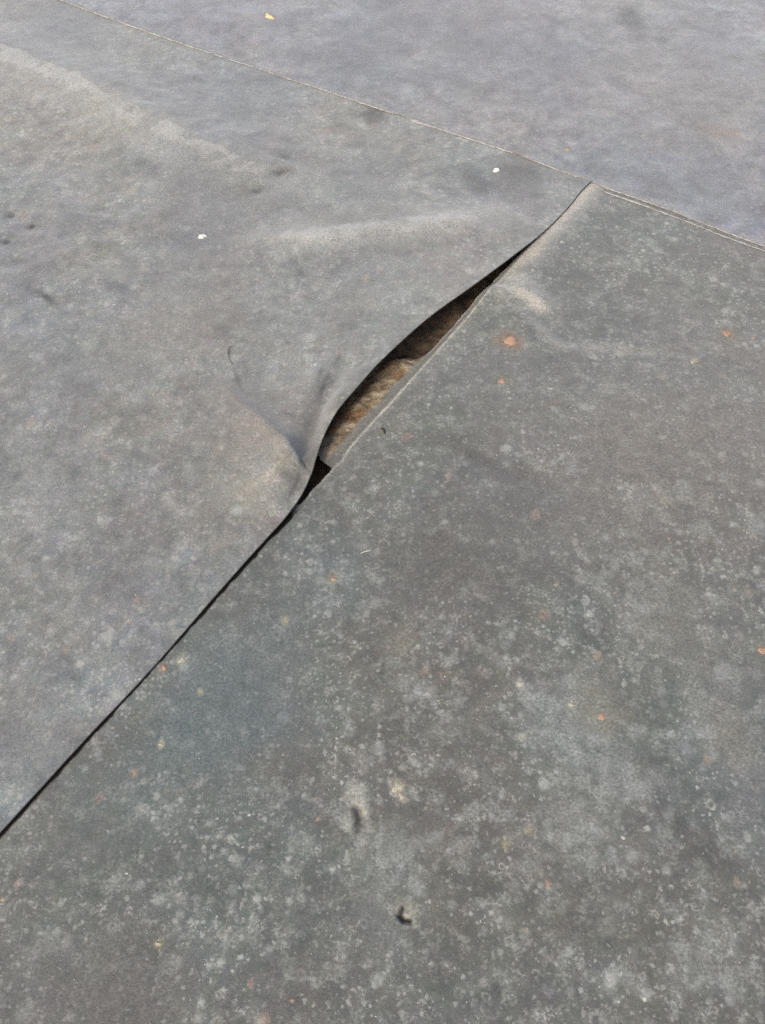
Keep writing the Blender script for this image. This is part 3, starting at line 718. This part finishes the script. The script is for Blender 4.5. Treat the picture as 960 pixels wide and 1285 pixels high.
bead(bv(650, 195), bv(505, 148), .0025, .0065, -.003, 201)
bead(bv(735, 227), bv(648, 195), .0016, .0030, -.003, 207)
bead(bv(500, 146), bv(60, -4), .0022, .0042, -.003, 203)
bead(bv(1030, 336), bv(748, 231), .0022, .0034, -.003, 205)
# second, lower bead on the near side, right of the corner
def lower_bead():
    v0, v1 = bv(1030, 336), bv(752, 236)
    b = bead(v0, v1, .0018, .0036, -.024, 215)
    return b
lower_bead()

# ------------------------------------------------------------------ raised crusts on the sheets (parts) and loose bits (things)
def surf_z(x, y, ray_from=1.0):
    dg = bpy.context.evaluated_depsgraph_get()
    hit, loc, *_ = sc.ray_cast(dg, Vector((x, y, ray_from)), Vector((0, 0, -1)))
    return loc.z if hit else 0.0
bpy.context.view_layer.update()
def blob(name, px, py, r, mat, hgt, asp=1.0, rot=0.0, seed=0, parent=None, nr=4, na=16, rough=.3):
    """low, irregular domed crust of radius r (photo pixels), following the surface below it"""
    p = at(px, py)
    for _ in range(3): p = at(px, py, surf_z(p[0], p[1]))
    R = r * mpp(px, py); rg = random.Random(seed)
    ph = [rg.uniform(0, 6.28) for _ in range(4)]
    Vs = []; F = []
    def zz(x, y, h): return surf_z(x, y) + h
    Vs.append((p[0], p[1], zz(p[0], p[1], hgt)))
    for i in range(1, nr + 1):
        t = i / nr
        for j in range(na):
            a = 2 * math.pi * j / na
            q = R * t * (1 + rough * (.5 * math.sin(2 * a + ph[0]) + .4 * math.sin(3 * a + ph[1]) + .3 * math.sin(5 * a + ph[2])))
            dx, dy = q * math.cos(a), q * math.sin(a) * asp
            dx, dy = dx * math.cos(rot) - dy * math.sin(rot), dx * math.sin(rot) + dy * math.cos(rot)
            h = hgt * math.sqrt(max(0, 1 - t * t)) * (1 + .25 * rg.uniform(-1, 1)) - (.0006 if i == nr else 0)
            Vs.append((p[0] + dx, p[1] + dy, zz(p[0] + dx, p[1] + dy, h)))
    tris = [(0, 1 + j, 1 + (j + 1) % na) for j in range(na)]
    for i in range(nr - 1):
        for j in range(na):
            a, b = 1 + i * na + j, 1 + i * na + (j + 1) % na
            c, d = a + na, b + na
            tris += [(a, c, d), (a, d, b)]
    o = link_mesh(name, np.array(Vs), np.array(tris), mat, parent)
    return o
for px, py, r, asp, s in ((641, 427, 7.4, 1.2, 1), (630, 478, 4.6, .9, 2), (912, 418, 5.6, 1.0, 3), (755, 899, 5.2, 1.0, 4), (957, 816, 5.5, 1.1, 5), (419, 727, 3.2, 1.0, 6), (206, 838, 3.6, .8, 7)):
    blob("rust_spot", px, py, r, M_RUST, .0014, asp, .3 * s, s, right)
for px, py, r, asp, s in ((228, 828, 5.0, .7, 11), (499, 988, 5.5, 1.5, 12), (504, 999, 3.6, 1.0, 13), (198, 1184, 2.6, 1.0, 14), (653, 858, 4.4, .8, 15), (717, 884, 3.0, 1.1, 16), (202, 934, 2.4, 1.1, 17), (869, 454, 2.4, 1.2, 18)):
    blob("lichen_crust", px, py, r, M_LICHEN, .0013, asp, .4 * s, s, right, rough=.5)
blob("rust_spot", 712, 187, 2.8, M_RUST, .002, 1.2, 0, 21, back)

def loose(name, label, cat, *a, **k): return tag(blob(name, *a, **k), label, cat, k.pop('group', None))
tag(blob("white_chip", 254, 297, 5.6, M_WHITE, .006, .75, .1, 31, rough=.30), "larger white chip lying on the left sheet below the long wrinkle", "chip", "white chips on the left sheet")
tag(blob("white_chip", 622.5, 214, 3.9, M_WHITE, .007, .9, .1, 32, rough=.28), "smaller white chip lying on the dark patch near the cross seam", "chip", "white chips on the left sheet")
tag(blob("leaf_scrap", 338, 21, 4.2, M_LEAF, .008, 1.8, .5, 33, rough=.5), "tiny straw coloured leaf scrap lying on the far bluish sheet", "leaf scrap")

def strand(name, pix, r, mat, label, cat, z0=.0012, arch=.002):
    pts = []
    for x_, y_ in pix:
        p = at(x_, y_)
        for _ in range(3): p = at(x_, y_, surf_z(p[0], p[1]))
        pts.append(np.array(p))
    n, k = 18, 6
    P = np.array(pts); t = np.linspace(0, len(P) - 1, n)
    Q = np.stack([np.interp(t, range(len(P)), P[:, c]) for c in range(3)], -1)
    for _ in range(2): Q[1:-1] = .25 * Q[:-2] + .5 * Q[1:-1] + .25 * Q[2:]
    for i in range(n): Q[i, 2] = surf_z(Q[i, 0], Q[i, 1]) + z0 + arch * math.sin(math.pi * i / (n - 1))
    rr = r * np.sqrt(np.clip(np.sin(np.pi * np.linspace(.03, .97, n)), .05, 1))
    T = np.gradient(Q, axis=0); T /= np.linalg.norm(T, axis=1)[:, None]
    S = np.cross(T, (0, 0, 1.0)); S /= np.linalg.norm(S, axis=1)[:, None]; Nn = np.cross(S, T)
    a = np.linspace(0, 2 * math.pi, k, endpoint=False)
    V = Q[:, None] + rr[:, None, None] * (np.cos(a)[None, :, None] * S[:, None] + np.sin(a)[None, :, None] * Nn[:, None])
    i = np.arange(n * k).reshape(n, k); j = np.roll(i, -1, 1)
    F = np.stack([i[:-1], i[1:], j[1:], j[:-1]], -1).reshape(-1, 4)
    return tag(link_mesh(name, V, F, mat), label, cat)
strand("bark_crumb", [(478, 538), (481, 540), (483, 545)], .0022, M_DARK, "tiny dark curved crumb on the foreground sheet beside the gap", "crumb", .0018, .001)
strand("pale_fibre", [(452, 695), (458, 693), (464, 692), (468, 687)], .0011, M_FIBRE, "short pale curved fibre lying on the foreground sheet below the gap", "fibre")
strand("dark_hair", [(293, 434), (287, 437), (286, 444), (288, 453), (294, 459)], .0007, M_HAIR, "thin dark curled hair lying on the wrinkled left sheet", "hair")

# ------------------------------------------------------------------ scattered grit
def grit():
    rg = random.Random(77)
    base = np.array([(1, 0, 0), (-1, 0, 0), (0, 1, 0), (0, -1, 0), (0, 0, 1), (0, 0, -.4)], float)
    tri = np.array([(0, 2, 4), (2, 1, 4), (1, 3, 4), (3, 0, 4), (2, 0, 5), (1, 2, 5), (3, 1, 5), (0, 3, 5)])
    V, F = [], []
    for i in range(520):
        px, py = rg.uniform(-10, 970), 1290 - 1150 * rg.random() ** 1.5
        s = mpp(px, py) * rg.choice([.45, .55, .6, .7, .8, 1.0, 1.25]) * (0.9 if py > 500 else .75)
        p = at(px, py); z = surf_z(p[0], p[1])
        if z < -.004 or abs(uv_of(p)[1]) < .03: continue
        a = rg.uniform(0, 6.3)
        R = np.array([[math.cos(a), -math.sin(a), 0], [math.sin(a), math.cos(a), 0], [0, 0, 1]])
        q = (base * np.array([rg.uniform(.7, 1.3), rg.uniform(.7, 1.3), rg.uniform(.5, .9)]) * s) @ R.T + np.array([p[0], p[1], z + .2 * s])
        F.append(tri + len(V) * 6); V.append(q)
    o = link_mesh("grit", np.concatenate(V), np.concatenate(F), M_GRIT, smooth=False)
    return tag(o, kind='stuff')
grit()
